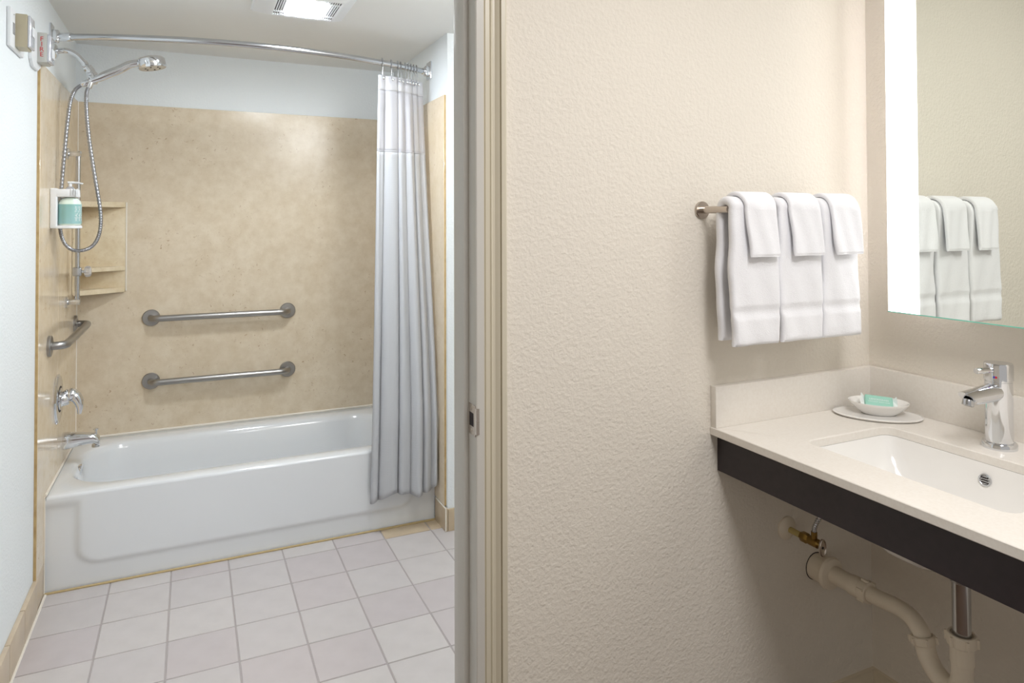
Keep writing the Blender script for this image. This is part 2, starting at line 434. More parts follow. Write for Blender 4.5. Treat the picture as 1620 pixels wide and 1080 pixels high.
obj('drain', L((-.20, 3.445, ZT-.3005), (0, 0, 1), [(0, .035), (.003, .033), (.0035, .024), (.001, .022), (.001, 0)]), chrome, t)

# ------------------------------------------------------------------ tub valve and spout
t = thing('shower_valve', (XL, 3.305, .666), 'chrome oval shower valve plate with curved lever handle above tub spout', 'valve')
def oval(bm, c, ry, rz, xs, n=40):
    rings = []
    for x, s in xs: rings.append([(c[0]+x, c[1]+ry*s*cos(2*pi*i/n), c[2]+rz*s*sin(2*pi*i/n)) for i in range(n)])
    loft(bm, rings, capa=True); return bm
obj('escutcheon', oval(bmesh.new(), (XL, 3.305, .666), .088, .100, [(0, 1), (.004, 1), (.010, .93), (.012, .85)]), chrome, t)
obj('hub', L((XL+.010, 3.305, .666), (1, 0, 0), [(0, .045), (.006, .044), (.008, .036), (.012, .030), (.030, .026), (.034, .022), (.034, 0)]), chrome, t)
obj('temperature_ring', L((XL+.0118, 3.305, .666), (1, 0, 0), [(0, .052), (.0012, .052), (.0012, .047), (0, .047)]), dark_slot, t)
pts = spline([(XL+.028, 3.305, .677), (XL+.052, 3.305, .680), (XL+.070, 3.303, .662), (XL+.080, 3.300, .632), (XL+.080, 3.297, .600)], 6)
rad = [.020+.006*sin(pi*min(1, i/10)) if i < 10 else .0235-.0165*((i-10)/(len(pts)-11)) for i in range(len(pts))]
bm = T(pts, .01, 20, radii=rad)
obj('lever_handle', bm, chrome, t)

t = thing('tub_spout', (XL, 3.45, .455), 'chrome tub spout with diverter knob over the left end of bathtub', 'spout')
bm = bmesh.new(); rings = []
for u, top, bot, wy in [(0, .034, -.034, .032), (.012, .0345, -.0345, .0325), (.05, .0300, -.029, .0285), (.09, .0240, -.0225, .025), (.115, .0185, -.022, .0225), (.128, .012, -.032, .0205), (.135, .004, -.035, .018), (.137, -.006, -.035, .015)]:
    cz, hz = (top+bot)/2, (top-bot)/2
    rings.append([(XL+u, 3.45+a, .457+cz+b) for a, b in rr(0, 0, wy, hz, min(wy, hz)*.75, 6, 3)])
loft(bm, rings, capa=True)
obj('body', bm, chrome, t)
obj('outlet', L((XL+.122, 3.45, .428), (0, 0, -1), [(0, .015), (.010, .0155), (.010, .012), (.004, .011), (.004, 0)]), chrome_soft, t)
k = obj('diverter_knob', L((XL+.122, 3.45, .468), (0, 0, 1), [(0, .005), (.014, .004), (.020, .005), (.023, .0105), (.026, .0105), (.028, .008), (.028, 0)], 20), chrome, t)

# ------------------------------------------------------------------ grab bars
def grab_bar(loc_a, loc_b, out, off, label, r=.0155, bend=.045):
    a, b, out = Vector(loc_a), Vector(loc_b), Vector(out); d = (b-a).normalized()
    t = thing('grab_bar', a, label, 'grab bar', 'steel grab bars around the bathtub')
    pts = [a+out*.004, a+out*(off-bend)]
    for k in range(1, 9):
        q = k/8*pi/2; pts.append(a+out*(off-bend)+out*bend*sin(q)+d*bend*(1-cos(q)))
    pe = [b+out*.004, b+out*(off-bend)]
    for k in range(1, 9):
        q = k/8*pi/2; pe.append(b+out*(off-bend)+out*bend*sin(q)-d*bend*(1-cos(q)))
    obj('bar', T(pts+pe[::-1], r, 24), steel, t)
    for p in (a, b):
        f = obj('flange', L(p, out, [(0, .040), (.008, .040), (.0115, .037), (.012, .022), (.0125, .0158)], 40), steel, t)
    return t
grab_bar((-.178, YB, .913), (.462, YB, .913), (0, -1, 0), .056, 'upper of two brushed steel grab bars on the back marble wall', bend=.040)
grab_bar((-.178, YB, .604), (.462, YB, .604), (0, -1, 0), .056, 'lower of two brushed steel grab bars, just above bathtub rim', bend=.040)
grab_bar((XL, 3.115, .910), (XL, 3.755, .910), (1, 0, 0), .056, 'steel grab bar on left marble wall above the shower valve', bend=.040)

# ------------------------------------------------------------------ slide bar
t = thing('shower_slide_bar', (XL, 3.51, 1.03), 'vertical brushed steel shower slide bar on the left marble wall', 'slide bar')
bx, by = -.4495, 3.51
obj('bar', T([(bx, by, 1.028), (bx, by, 1.688)], .0095, 20), chrome_soft, t)
for z in (1.036, 1.678):
    b_ = obj('wall_bracket', L((XL, by, z), (1, 0, 0), [(0, .026), (.006, .026), (.009, .022), (.010, .012), (.026, .011), (.030, .013), (.052, .0135), (.054, .011), (.054, 0)], 28), chrome, t)
sl = obj('slider', B((bx-.017, by-.020, 1.148), (bx+.017, by+.016, 1.186), .006, 3), chrome_soft, t)
obj('stem', L((bx+.012, by-.004, 1.166), (1, 0, 0), [(0, .007), (.022, .006)], 16), chrome, sl)
bm = bmesh.new(); n = 20; rings = []
for d_, r_ in [(.018, .008), (.022, .019), (.030, .023), (.040, .022), (.046, .015), (.047, .004)]:
    rings.append([(bx+.006+d_, by-.004+r_*(1+.08*(i % 2))*cos(2*pi*i/n), 1.166+r_*(1+.08*(i % 2))*sin(2*pi*i/n)) for i in range(n)])
loft(bm, rings, capa=True); obj('knob', bm, clear_m, sl)

# ------------------------------------------------------------------ corner shelf
t = thing('corner_shelf', (XL, YB, 1.04), 'three-tier cream marble corner shelf behind the shower slide bar', 'shelf')
xe, ye = -.292, 3.672
def quarter(z0_, z1_, x, y, bow=0.0):
    P = [(XL+.001, YB-.001), (x, YB-.001), (x, YB-.012)]
    n = 14
    for k in range(n+1):
        u = k/n; px = x+(XL+.012-x)*u; py = YB-.012+(y-(YB-.012))*u
        nx, ny = (YB-.012-y), (XL+.012-x)
        l = math.hypot(nx, ny); q = sin(pi*u)*bow
        P.append((px+q*nx/l, py+q*ny/l))
    P.append((XL+.001, y))
    bm = bmesh.new(); extrude_poly(bm, [(a, b, z0_) for a, b in P], (0, 0, z1_-z0_))
    es = [e for e in bm.edges if abs(e.verts[0].co.z-e.verts[1].co.z) < 1e-6]
    bmesh.ops.bevel(bm, geom=es, offset=.005, segments=2, affect='EDGES'); return bm
obj('back_panel', B((XL+.006, YB-.008, 1.055), (xe+.003, YB-.0005, 1.47), .002, 2), marble_shelf, t)
obj('side_panel', B((XL+.0005, ye-.004, 1.055), (XL+.008, YB-.006, 1.47), .002, 2), marble_shelf, t)
obj('edge_strip', B((xe+.002, YB-.011, 1.050), (xe+.008, YB-.0005, 1.478), .002, 2), caulk_m, t)
obj('shelf', quarter(1.453, 1.478, xe, ye, .010), marble_shelf, t)
obj('shelf', quarter(1.150, 1.170, xe, ye, .0), marble_shelf, t)
obj('shelf', quarter(1.046, 1.068, xe, ye, .0), marble_shelf, t)

# ------------------------------------------------------------------ shower arm, hand shower, hose
YS = 3.26
t = thing('shower_outlet', (-.502, YS, 2.07), 'chrome bent shower arm with bracket holding the hand shower', 'shower arm')
obj('flange', L((-.502, YS, 2.066), (1, 0, 0), [(0, .030), (.004, .030), (.010, .022), (.012, .012)]), chrome, t)
arm = spline([(-.500, YS, 2.066), (-.470, YS, 2.072), (-.447, YS, 2.069), (-.424, YS, 2.055), (-.400, YS, 2.028)], 6)
obj('pipe', T(arm, .0105, 20), chrome, t)
dirv = (Vector((-.375, YS, 1.985))-Vector((-.400, YS, 2.028))).normalized()
obj('collar', L((-.402, YS, 2.031), dirv, [(0, .013), (.014, .013), (.015, .011), (.018, .011)]), chrome, t)
obj('holder', T(spline([(-.390, YS, 2.012), (-.378, YS, 1.994), (-.370, YS-.002, 1.972), (-.364, YS-.004, 1.955), (-.361, YS-.004, 1.944)], 5), .017, 20, radii=[.0185]*7+[.022]*6+[.021, .020, .018, .016, .014, .012, .010, .008]), chrome, t)
obj('swivel_ball', L((-.372, YS-.020, 1.962), (0, -1, 0), [(-.012, .006), (0, .014), (.008, .015), (.014, .011), (.016, 0)], 24), chrome, t)
t = thing('hand_shower', (-.36, YS, 1.96), 'chrome hand shower head on the shower arm, hose looping to dispenser', 'shower head')
YH = YS-.022
hp = [(-.372, YH, 1.955), (-.345, YH, 1.968), (-.310, YH, 1.988), (-.272, YH, 2.009), (-.238, YH, 2.032), (-.205, YH, 2.043), (-.190, YH, 2.045)]
hs = spline(hp, 5)
obj('handle', T(hs, .013, 20, radii=[.0135+.0035*sin(pi*min(1, i/26)) for i in range(len(hs))]), chrome, t)
hd = Vector((.21, 0, -1)).normalized(); hc = Vector((-.160, YH, 2.066))
hb = obj('spray_head', L(hc, hd, [(-.008, 0), (-.006, .030), (-.001, .047), (.006, .0535), (.036, .0545), (.042, .052), (.0425, .050)], 40), chrome, t)
obj('spray_face', L(hc+hd*.0415, hd, [(0, .0505), (.0016, .0500), (.0016, 0)], 36), chrome_soft, hb)
fx = Vector((1, 0, .21)).normalized(); fy = Vector((0, 1, 0))
for k in range(6):
    q = k*pi/3+.3; c = hc+hd*.0431+(fx*cos(q)+fy*sin(q))*.028
    obj('nozzle', L(c, hd, [(0, .004), (.0012, .0035), (.0012, 0)], 10), dark_slot, hb)
obj('connector', L((-.372, YH, 1.955), (-1, 0, -.62), [(0, .010), (.012, .0125), (.034, .0115), (.040, .008)], 20), chrome, t)
obj('connector', L((-.372, YH-.002, 1.948), (-.35, 0, -1), [(0, .009), (.010, .010), (.026, .009)], 20), chrome, t)
yh = 3.235
hosep = [(-.407, yh, 1.933), (-.427, yh, 1.912), (-.442, yh, 1.87), (-.451, yh, 1.80), (-.459, yh, 1.70), (-.466, yh, 1.60), (-.472, yh, 1.50), (-.4745, yh, 1.42),
         (-.4735, yh, 1.35), (-.461, yh+.005, 1.300), (-.437, yh+.01, 1.272), (-.408, yh+.012, 1.266), (-.374, yh+.01, 1.277), (-.349, yh+.005, 1.308), (-.336, yh, 1.36),
         (-.337, yh, 1.43), (-.350, yh, 1.52), (-.365, yh, 1.62), (-.377, yh, 1.71), (-.385, yh, 1.79), (-.389, yh, 1.86), (-.388, yh, 1.905), (-.380, yh, 1.930)]
hs = spline(hosep, 26)
obj('hose', T(hs, .007, 12, radii=[.0076 if (i // 2) % 2 else .0064 for i in range(len(hs))]), hose_m, t)

# ------------------------------------------------------------------ curtain rod
t = thing('shower_curtain_rod', (.27, 3.16, 2.10), 'curved chrome shower curtain rod spanning over the bathtub', 'curtain rod')
def rod(u):      # u 0..1
    x = -.47 + (1.012+.47)*u
    return Vector((x, 3.170-.180*(1-(2*u-1)**2), 2.104))
def rod_y(x): return rod((x+.47)/(1.482)).y
obj('rod', T([rod(k/60) for k in range(61)], .0127, 24), chrome_soft, t)
for x, s in ((-.502, 1), (XR+.010, -1)):
    m_ = obj('flange', B((min(x, x+s*.008), 3.142, 2.068), (max(x, x+s*.008), 3.206, 2.152), .003, 2), chrome, t)
    d_ = (rod(.03)-rod(0)) if s > 0 else (rod(.97)-rod(1))
    p_ = rod(0) if s > 0 else rod(1)
    obj('socket', L(p_-d_.normalized()*.03, d_, [(0, .014), (.022, .017), (.075 if s > 0 else .04, .0165), (.077 if s > 0 else .042, .0128)], 24), chrome, t)
    obj('pivot', B((min(x, x+s*.03), 3.156, 2.082), (max(x, x+s*.03), 3.186, 2.130), .008, 3), chrome, t)

# ------------------------------------------------------------------ shower curtain
t = thing('shower_curtain', (.88, 3.03, .15), 'white shower curtain gathered at the right end of the rod', 'shower curtain')
ZTOP = 2.050
# fold crests across the gathered width (0 = left) : x fraction and depth
CREASE = [0, .135, .40, .56, .755, .885, 1.0]
DEPTH = [.020, .030, .024, .028, .022, .018]
def fold(u, z):
    low = 1-sst(.3, 1.75, z)
    q = u+.020*sin(2*pi*u)*sin(1.9*z+1.0)
    q = max(0, min(1, q)); y = 0
    for i in range(6):
        a, b = CREASE[i], CREASE[i+1]
        if a <= q <= b:
            v = (q-a)/(b-a); skew = v**(1.25 if i % 2 else .8)
            y = -DEPTH[i]*(.55+.65*low)*(abs(sin(pi*skew))+1e-4)**.62
            y -= .0016*sin(3*pi*v+z*2+i)*sin(z*3.1+i*2)
            break
    return y+.012+.010*sin(2*pi*.9*u+1.2)
def cur(u, z):
    k = 1-sst(.2, 2.05, z) ; kk = (ZTOP-z)/(ZTOP-.15)
    xl = .768-.052*kk; xr = 1.006+.020*min(1, kk*1.5)
    x = xl+(xr-xl)*u
    x += .003*sin(2*pi*3.2*u*1.0+1.3)*(.3+kk)
    yt = rod_y(x)+.004; yb = 3.012
    y = yt+(yb-yt)*min(1, kk*1.22)
    y += fold(u, z)*(1 if z < 1.9 else .75)
    if z < .6: y = min(y, YT-.008+.002*u)
    return Vector((min(x, XR-.004), y, z))
def curtain_part(name, z0_, z1_, m, nz, off=0, hem=None):
    bm = bmesh.new(); uvl = bm.loops.layers.uv.new('uv'); NU = 260; g = []
    for i in range(NU+1):
        u = i/NU; c = []
        for k in range(nz+1):
            z = z0_+(z1_-z0_)*k/nz
            if hem: z = z + hem(u)*(1-k/nz)
            p = cur(u, z); p.y -= off; c.append(bm.verts.new(p))
        g.append(c)
    al = [0]
    for i in range(NU): al.append(al[-1]+(g[i+1][0].co-g[i][0].co).length)
    for i in range(NU):
        for k in range(nz):
            f = bm.faces.new((g[i][k], g[i+1][k], g[i+1][k+1], g[i][k+1]))
            for l_, (a, b) in zip(f.loops, ((i, k), (i+1, k), (i+1, k+1), (i, k+1))): l_[uvl].uv = (al[a]/.011, g[a][b].co.z/.011)
    o = obj(name, bm, m, t, angle=180)
    sm = o.modifiers.new('thickness', 'SOLIDIFY'); sm.thickness = .0018; sm.offset = 0
    return o
hemf = lambda u: .016*sin(2*pi*1.3*u-1.2)+.004*sin(2*pi*4.2*u)+.020*u
curtain_part('waffle_panel', .152, 1.705, curtain_body_m, 60, hem=hemf)
curtain_part('sheer_panel', 1.700, 1.985, curtain_sheer_m, 16)
curtain_part('top_hem', 1.982, ZTOP, curtain_band_m, 8, off=.001)
curtain_part('panel_seam', 1.700, 1.7055, curtain_sheer_m, 1, off=.0012)
# hooks
def hook(x, label):
    y = rod_y(x); z = 2.104
    r = thing('curtain_hook', (x, y, z), label, 'curtain hook', 'chrome curtain hooks on the shower rod')
    P = []
    for k in range(15):
        a = radians(-60+k*300/14); P.append((x+.001*k/14, y-.0165*cos(a), z+.0175*sin(a)+.001))
    P += [(x, y-.012, z-.022), (x, y-.012, 2.052), (x, y-.016, 2.030)]
    obj('ring', T(spline(P, 2), .0016, 8), chrome_soft, r)
    bm = bmesh.new(); bmesh.ops.create_uvsphere(bm, u_segments=14, v_segments=8, radius=.0075, matrix=Matrix.Translation((x, y-.025-.012, 2.026)))
    obj('bead', bm, chrome, r)
    bm = bmesh.new(); bmesh.ops.create_uvsphere(bm, u_segments=10, v_segments=6, radius=.0042, matrix=Matrix.Translation((x, y, z+.0182)))
    obj('roller', bm, chrome_soft, r)
    return r
h0 = None
hx_ = [.782, .828, .862, .878, .902, .918, .934, .950, .966]
ords = ['second', 'third', 'fourth', 'fifth', 'sixth', 'seventh']
lab = ['chrome curtain hook farthest left on the rod, at the free curtain edge'] + [q_+' chrome curtain hook from the left, on the curved rod' for q_ in ords] + \
      ['second chrome curtain hook from the right rod flange', 'chrome curtain hook nearest to the right rod flange']
for i, x in enumerate(hx_):
    hook(x, lab[i])

# ------------------------------------------------------------------ bottle bracket and pump bottle
t = thing('bottle_bracket', (XL, 3.15, 1.36), 'white wall bracket holding a pump bottle on the left marble wall', 'bracket')
y0_, y1_ = 3.116, 3.196; yc = 3.156
BX = XL+.057
obj('back_housing', B((XL, y0_, 1.357), (XL+.024, y1_, 1.511), .005, 3), white_plastic, t)
bm = bmesh.new()
rg = []
for z in (1.478, 1.480, 1.505, 1.508):
    s_ = .001 if z in (1.478, 1.508) else 0
    P = [(XL+.020, y1_-s_), (XL+.020, y0_+s_)]
    for k in range(13):
        a = -pi/2+pi*k/12; P.append((BX-.002+(.040-s_-(z-1.478)*.05)*cos(a), yc+(.040-s_)*sin(a)))
    rg.append([(a, b, z) for a, b in P])
loft(bm, rg, capa=True); obj('neck_cap', bm, white_plastic, t)
bm = bmesh.new(); rg = []
for z, s_ in ((1.356, .003), (1.358, 0), (1.366, 0), (1.368, .002)):
    P = [(XL+.020, y1_-s_), (XL+.020, y0_+s_)]
    for k in range(13):
        a = -pi/2+pi*k/12; P.append((BX+.042-.040+(.043-s_)*cos(a), yc+(.042-s_)*sin(a)))
    rg.append([(a, b, z) for a, b in P])
loft(bm, rg, capa=True); obj('base_tray', bm, white_plastic, t)
for k in range(3): obj('rib', B((XL+.068+k*.010, y0_-.001, 1.482), (XL+.0705+k*.010, y0_+.01, 1.510), .001), white_plastic, t)
t = thing('pump_bottle', (BX+.004, yc, 1.3685), 'white pump bottle with teal label in the wall bracket', 'bottle')
def sup(z, hx, hy, cxo=0): return [(a, b, z) for a, b in rr(BX+.004+cxo, yc, hx, hy, min(hx, hy)*.85, 8, 3)]
obj('bottle', loft(bmesh.new(), [sup(1.369, .036, .034), sup(1.372, .038, .036), sup(1.452, .038, .036), sup(1.464, .034, .032), sup(1.473, .025, .024), sup(1.4775, .016, .016)], capa=True), lotion_m, t, angle=60)
obj('label', loft(bmesh.new(), [sup(1.3745, .0384, .0364), sup(1.4500, .0384, .0364)], capb=False), label_m, t)
bmt = None
for k, s_ in enumerate((0, 1, 2)):
    a = radians(-56+k*24); px, py = BX+.004+.0075+.0314*cos(a), yc-.0057+.0314*sin(a)
    tb = text_bm('HEALTHY', .0135, (px+.0002, py-.0002, 1.414), (0, 0, 1), (sin(a), -cos(a), 0), .0003)
    obj('lettering', tb, white_print, t, smooth=False)
obj('pump_collar', L((BX+.004, yc, 1.508), (0, 0, 1), [(0, .015), (.003, .015), (.010, .011), (.012, .007)], 24), clear_m, t)
obj('pump_stem', L((BX+.004, yc, 1.518), (0, 0, 1), [(0, .006), (.014, .006)], 16), white_plastic, t)
bm = T(spline([(BX-.004, yc, 1.536), (BX+.012, yc, 1.537), (BX+.030, yc, 1.535), (BX+.046, yc, 1.529)], 5), .004, 12, radii=[.009]*6+[.008-.0003*k for k in range(10)])
for v in bm.verts: v.co.z = 1.533+(v.co.z-1.533)*.55
obj('pump_spout', bm, white_plastic, t)

# ------------------------------------------------------------------ fire alarm devices
t = thing('fire_strobe', (-.502, 2.55, 1.90), 'larger fire alarm strobe with grilled plate, nearest on the left wall', 'fire alarm', 'fire alarm devices on the left wall')
obj('wall_plate', B((-.502, 2.474, 1.905), (-.491, 2.655, 2.024), .004, 2), white_plastic, t)
obj('housing', B((-.492, 2.530, 1.915), (-.4605, 2.600, 2.018), .004, 2), beige_plastic, t)
obj('lens', B((-.4615, 2.533, 1.918), (-.452, 2.597, 2.015), .0045, 3), lens_m, t)
obj('flash_lamp', B((-.4525, 2.545, 1.955), (-.448, 2.580, 1.985), .003, 2), white_plastic, t)
bm = bmesh.new()
for i in range(4):
    for j in range(7): box(bm, (-.4912, 2.500+i*.007, 1.948+j*.0052), (-.4905, 2.504+i*.007, 1.9505+j*.0052))
obj('sounder_grille', bm, dark_slot, t)
obj('screw', L((-.491, 2.512, 2.008), (1, 0, 0), [(0, .003), (.001, .002), (.001, 0)], 12), chrome, t)
t = thing('fire_strobe', (-.502, 2.85, 1.93), 'slimmer fire alarm strobe lettered FIRE in red, near the rod end', 'fire alarm', 'fire alarm devices on the left wall')
bm = bmesh.new(); extrude_poly(bm, [(-.502, 2.775, 2.045), (-.502, 2.775, 1.935), (-.502, 2.810, 1.910), (-.502, 2.890, 1.912), (-.502, 2.955, 1.940), (-.502, 2.955, 2.045)], (.010, 0, 0))
bmesh.ops.bevel(bm, geom=list(bm.edges), offset=.002, segments=2, affect='EDGES')
obj('wall_plate', bm, white_plastic, t)
obj('housing', B((-.493, 2.862, 1.940), (-.4635, 2.945, 2.044), .004, 2), grey_plastic, t)
obj('lens', B((-.465, 2.865, 1.943), (-.4525, 2.940, 2.040), .006, 3), lens_m, t)
obj('flash_lamp', B((-.453, 2.880, 1.960), (-.448, 2.925, 1.993), .003, 2), white_plastic, t)
for k, ch in enumerate('FIRE'):
    obj('lettering', text_bm(ch, .0225, (-.4785, 2.8618, 2.0205-k*.0182), (1, 0, 0), (0, 0, 1), .0004), red_print, t, smooth=False)

# ------------------------------------------------------------------ ceiling fan light
t = thing('exhaust_fan_light', (.398, 2.755, 2.20), 'white ceiling exhaust fan grille with a lit central lamp', 'fan light')
gx0, gx1, gy0, gy1, gz = .283, .517, 2.615, 2.868, 2.205
bm = bmesh.new()
o1 = [(gx0-.075, gy0-.075, ZC-.0005), (gx1+.055, gy0-.075, ZC-.0005), (gx1+.055, gy1+.055, ZC-.0005), (gx0-.075, gy1+.055, ZC-.0005)]
o2 = [(gx0-.068, gy0-.068, ZC-.008), (gx1+.048, gy0-.068, ZC-.008), (gx1+.048, gy1+.048, ZC-.008), (gx0-.068, gy1+.048, ZC-.008)]
i1 = [(gx0-.006, gy0-.006, gz), (gx1+.006, gy0-.006, gz), (gx1+.006, gy1+.006, gz), (gx0-.006, gy1+.006, gz)]
i2 = [(gx0, gy0, gz), (gx1, gy0, gz), (gx1, gy1, gz), (gx0, gy1, gz)]
i3 = [(x, y, gz+.006) for x, y, z in i2]
loft(bm, [o1, o2, i1, i2, i3], capb=False); obj('housing', bm, white_plastic, t, angle=20)
obj('recess', B((gx0, gy0, gz+.0050), (gx1, gy1, gz+.008)), dark_slot, t)
nsl = 27
bm0 = None
for k in range(nsl+1):
    x = gx0+.002+(gx1-gx0-.004)*k/nsl
    if bm0 is None:
        sl = obj('slat', B((x-.0020, gy0, gz+.0005), (x+.0020, gy1, gz+.0020)), white_plastic, t); bm0 = x
    else:
        c = sl.copy(); C.objects.link(c); c.location.x += x-bm0
for yy in (gy0+.004, gy0+.045, gy1-.045, gy1-.004):
    obj('crossbar', B((gx0, yy-.0035, gz+.0003), (gx1, yy+.0035, gz+.0062)), white_plastic, t)
obj('lamp_lens', B((gx0+.046, gy0+.040, gz-.0015), (gx1-.046, gy1-.024, gz+.005), .003), diffuser_m, t)

# ------------------------------------------------------------------ towel bar and towels
YR, ZR = 1.262, 1.404
t = thing('towel_bar', (1.146, YV, ZR), 'brushed nickel towel bar on the cream wall holding white towels', 'towel bar')
for x in (1.146, 1.546):
    obj('flange', L((x, YV, ZR), (0, -1, 0), [(0, .0215), (.005, .0215), (.0065, .020), (.0065, .009)], 36), nickel, t)
    obj('post', L((x, YV-.004, ZR), (0, -1, 0), [(0, .0088), (.088, .0088), (.092, .0082), (.0925, 0)], 24), nickel, t)
obj('bar', T([(1.142, YR, ZR), (1.550, YR, ZR)], .0072, 20), nickel, t)
def drape(name, xl, xr, loopr, th, zf, zb, label, cat, group, seedv, band=True, lean=0.0, taper=0.0, parts=True):
    """a folded cloth hung over the bar: rounded strip swept front bottom -> over bar -> back bottom"""
    rnd = random.Random(seedv); path = []
    n = 46
    for k in range(n+1):
        z = zf+(ZR-zf)*k/n; path.append((YR-loopr-lean*(1-k/n)**1.2, z, 0))
    for k in range(1, 12):
        a = pi-pi*k/12; path.append((YR+loopr*cos(a), ZR+loopr*sin(a), 1))
    n2 = 26
    for k in range(n2+1):
        z = ZR+(zb-ZR)*k/n2; path.append((YR+loopr+.002*k/n2, z, 2))
    bm = bmesh.new(); rings = []; bandrings = []
    ph = rnd.uniform(0, 6)
    for i, (y, z, s) in enumerate(path):
        a = path[max(i-1, 0)]; b = path[min(i+1, len(path)-1)]
        d = Vector((0, b[0]-a[0], b[1]-a[1])).normalized(); nrm = Vector((0, -d.z, d.y))   # outward on the front
        t_ = th
        if band and s == 0:
            h = z-zf
            if .066 < h < .086: t_ = th*.62
            elif h < .066: t_ = th*(.98)
        if s == 0 and z-zf < .004: t_ = th*.6
        if s == 2 and z-zb < .004: t_ = th*.6
        f_ = min(1, i/len(path)*2); 
        l_ = xl+taper*(1-min(1, (z-zf)/(ZR-zf))) if s != 1 else xl
        l_ += .0022*sin(z*23+ph)+.0012*sin(z*61+ph*2); r_ = xr+.0018*sin(z*19+ph+2)
        prof = rr((l_+r_)/2, 0, (r_-l_)/2, t_/2, t_*.46, 5, 14)
        rg = []
        for (px, pn) in prof:
            u = (px-l_)/(r_-l_)
            wv = .0022*sin(u*5.2+z*9+ph)+.0012*sin(u*13+z*31)
            fr = 0
            if band and s == 0 and z-zf < .018 and pn > 0: fr = .0010*sin(px*2*pi/.0085)
            p = Vector((px, y, z))+nrm*(pn+fr)+Vector((0, wv if s != 1 else 0, 0))
            rg.append(p)
        rings.append(rg)
    loft(bm, rings, capa=True)
    o = obj(name, bm, towel_m, None, angle=70)
    tag(o, label, cat, group); return o
tw = 'white bath towels on the towel bar'; wc = 'white washcloths over the towels'
TX = [(1.139, 1.284), (1.290, 1.428), (1.437, 1.566)]
pos = ['leftmost', 'middle', 'rightmost']
for i, (a, b) in enumerate(TX):
    o = drape('hand_towel', a, b, .0205, .0215, 1.084, 1.092, pos[i]+' of three folded white hand towels on the nickel bar, '+('beside the bare post', 'between the other two', 'nearest the mirror')[i], 'towel', tw, i+3, lean=.004)
    center(o)
CX = [(1.170, 1.268), (1.310, 1.413), (1.450, 1.552)]
for i, (a, b) in enumerate(CX):
    o = drape('washcloth', a, b, .0380, .011, 1.292, 1.322, 'short white washcloth draped over the '+pos[i]+' hand towel', 'washcloth', wc, i+13, band=False, lean=.010, taper=.010)
    center(o)

# ------------------------------------------------------------------ lit mirror
MX = 1.652
ml, mr, mzb, mzt = 1.218, .560, 1.139, 2.20
t = thing('lit_mirror', (XM, .9, mzb), 'frameless backlit mirror with glowing frosted border on vanity wall', 'mirror')
obj('mirror_panel', B((MX, mr, mzb), (MX+.005, ml, mzt), .0006, 1), [mirror_m, mirror_edge_m], t)
o = bpy.data.objects['mirror_panel']
for p in o.data.polygons: p.material_index = 0 if abs(p.normal.x) > .9 else 1
fb = .086
obj('bevelled_edge', B((MX-.0012, mr, mzb-.0004), (MX-.0001, ml, mzb+.0020)), mirror_edge_m, t)
obj('frosted_strip', B((MX-.0006, ml-fb, mzb+.0012), (MX-.0001, ml-.001, mzt-.001)), frost_m, t)
obj('frosted_strip', B((MX-.0006, mr+.001, mzb+.0012), (MX-.0001, mr+fb, mzt-.001)), frost_m, t)
obj('backing_box', B((MX+.030, mr+.12, mzb+.10), (XM, ml-.11, mzt-.10), .003), white_plastic, t)
obj('light_strip', B((MX+.022, ml-.07, mzb+.05), (MX+.028, ml-.05, mzt-.05)), led_m, t)
obj('light_strip', B((MX+.022, mr+.05, mzb+.05), (MX+.028, mr+.07, mzt-.05)), led_m, t)
obj('light_carrier', B((MX+.005, ml-.105, mzb+.04), (MX+.022, ml-.02, mzt-.04), .002), white_plastic, t)
obj('light_carrier', B((MX+.005, mr+.02, mzb+.04), (MX+.022, mr+.105, mzt-.04), .002), white_plastic, t)

# ------------------------------------------------------------------ vanity
ZV = .8667; CXF = 1.168; VY0 = .12
t = thing('vanity_counter', (1.46, .73, .75), 'cream wall-hung vanity counter with backsplash over dark apron', 'vanity')
# slab with a rounded opening
bm = bmesh.new(); scx, scy, shx, shy = 1.4285, .942, .1415, .222
def slab(zt, zb):
    inn = rr(scx, scy, shx, shy, .028, 8, 10); n = len(inn)
    # outer ring parameterised like the inner one
    ox0, ox1, oy0, oy1 = CXF, XM-.0005, VY0, YV-.0005
    out = rr((ox0+ox1)/2, (oy0+oy1)/2, (ox1-ox0)/2, (oy1-oy0)/2, .0015, 8, 10)
    e = .0015
    def rg(P, z, g=0, c=None):
        if not g: return [(a, b, z) for a, b in P]
        return [(a, b, z) for a, b in P]
    out2 = rr((ox0+ox1)/2, (oy0+oy1)/2, (ox1-ox0)/2-e, (oy1-oy0)/2-e, .0015, 8, 10)
    inn2 = rr(scx, scy, shx+.002, shy+.002, .030, 8, 10)
    loft(bm, [rg(inn, zb), rg(inn, zt-.002), rg(inn2, zt), rg(out2, zt), rg(out, zt-e), rg(out, zb+e), rg(out2, zb), rg(inn2, zb)], capb=False)
slab(ZV, ZV-.0195)
obj('countertop', bm, counter_m, t)
obj('back_splash', B((1.725, VY0, ZV), (XM-.0005, YV-.0005, .9686), .0015, 2), counter_m, t)
obj('side_splash', B((CXF+.002, 1.3272, ZV), (1.725, YV-.0005, .9686), .0015, 2), counter_m, t)
obj('apron', B((1.190, VY0, .7560), (1.208, YV-.0005, ZV-.0195), .001, 1), apron_m, t)
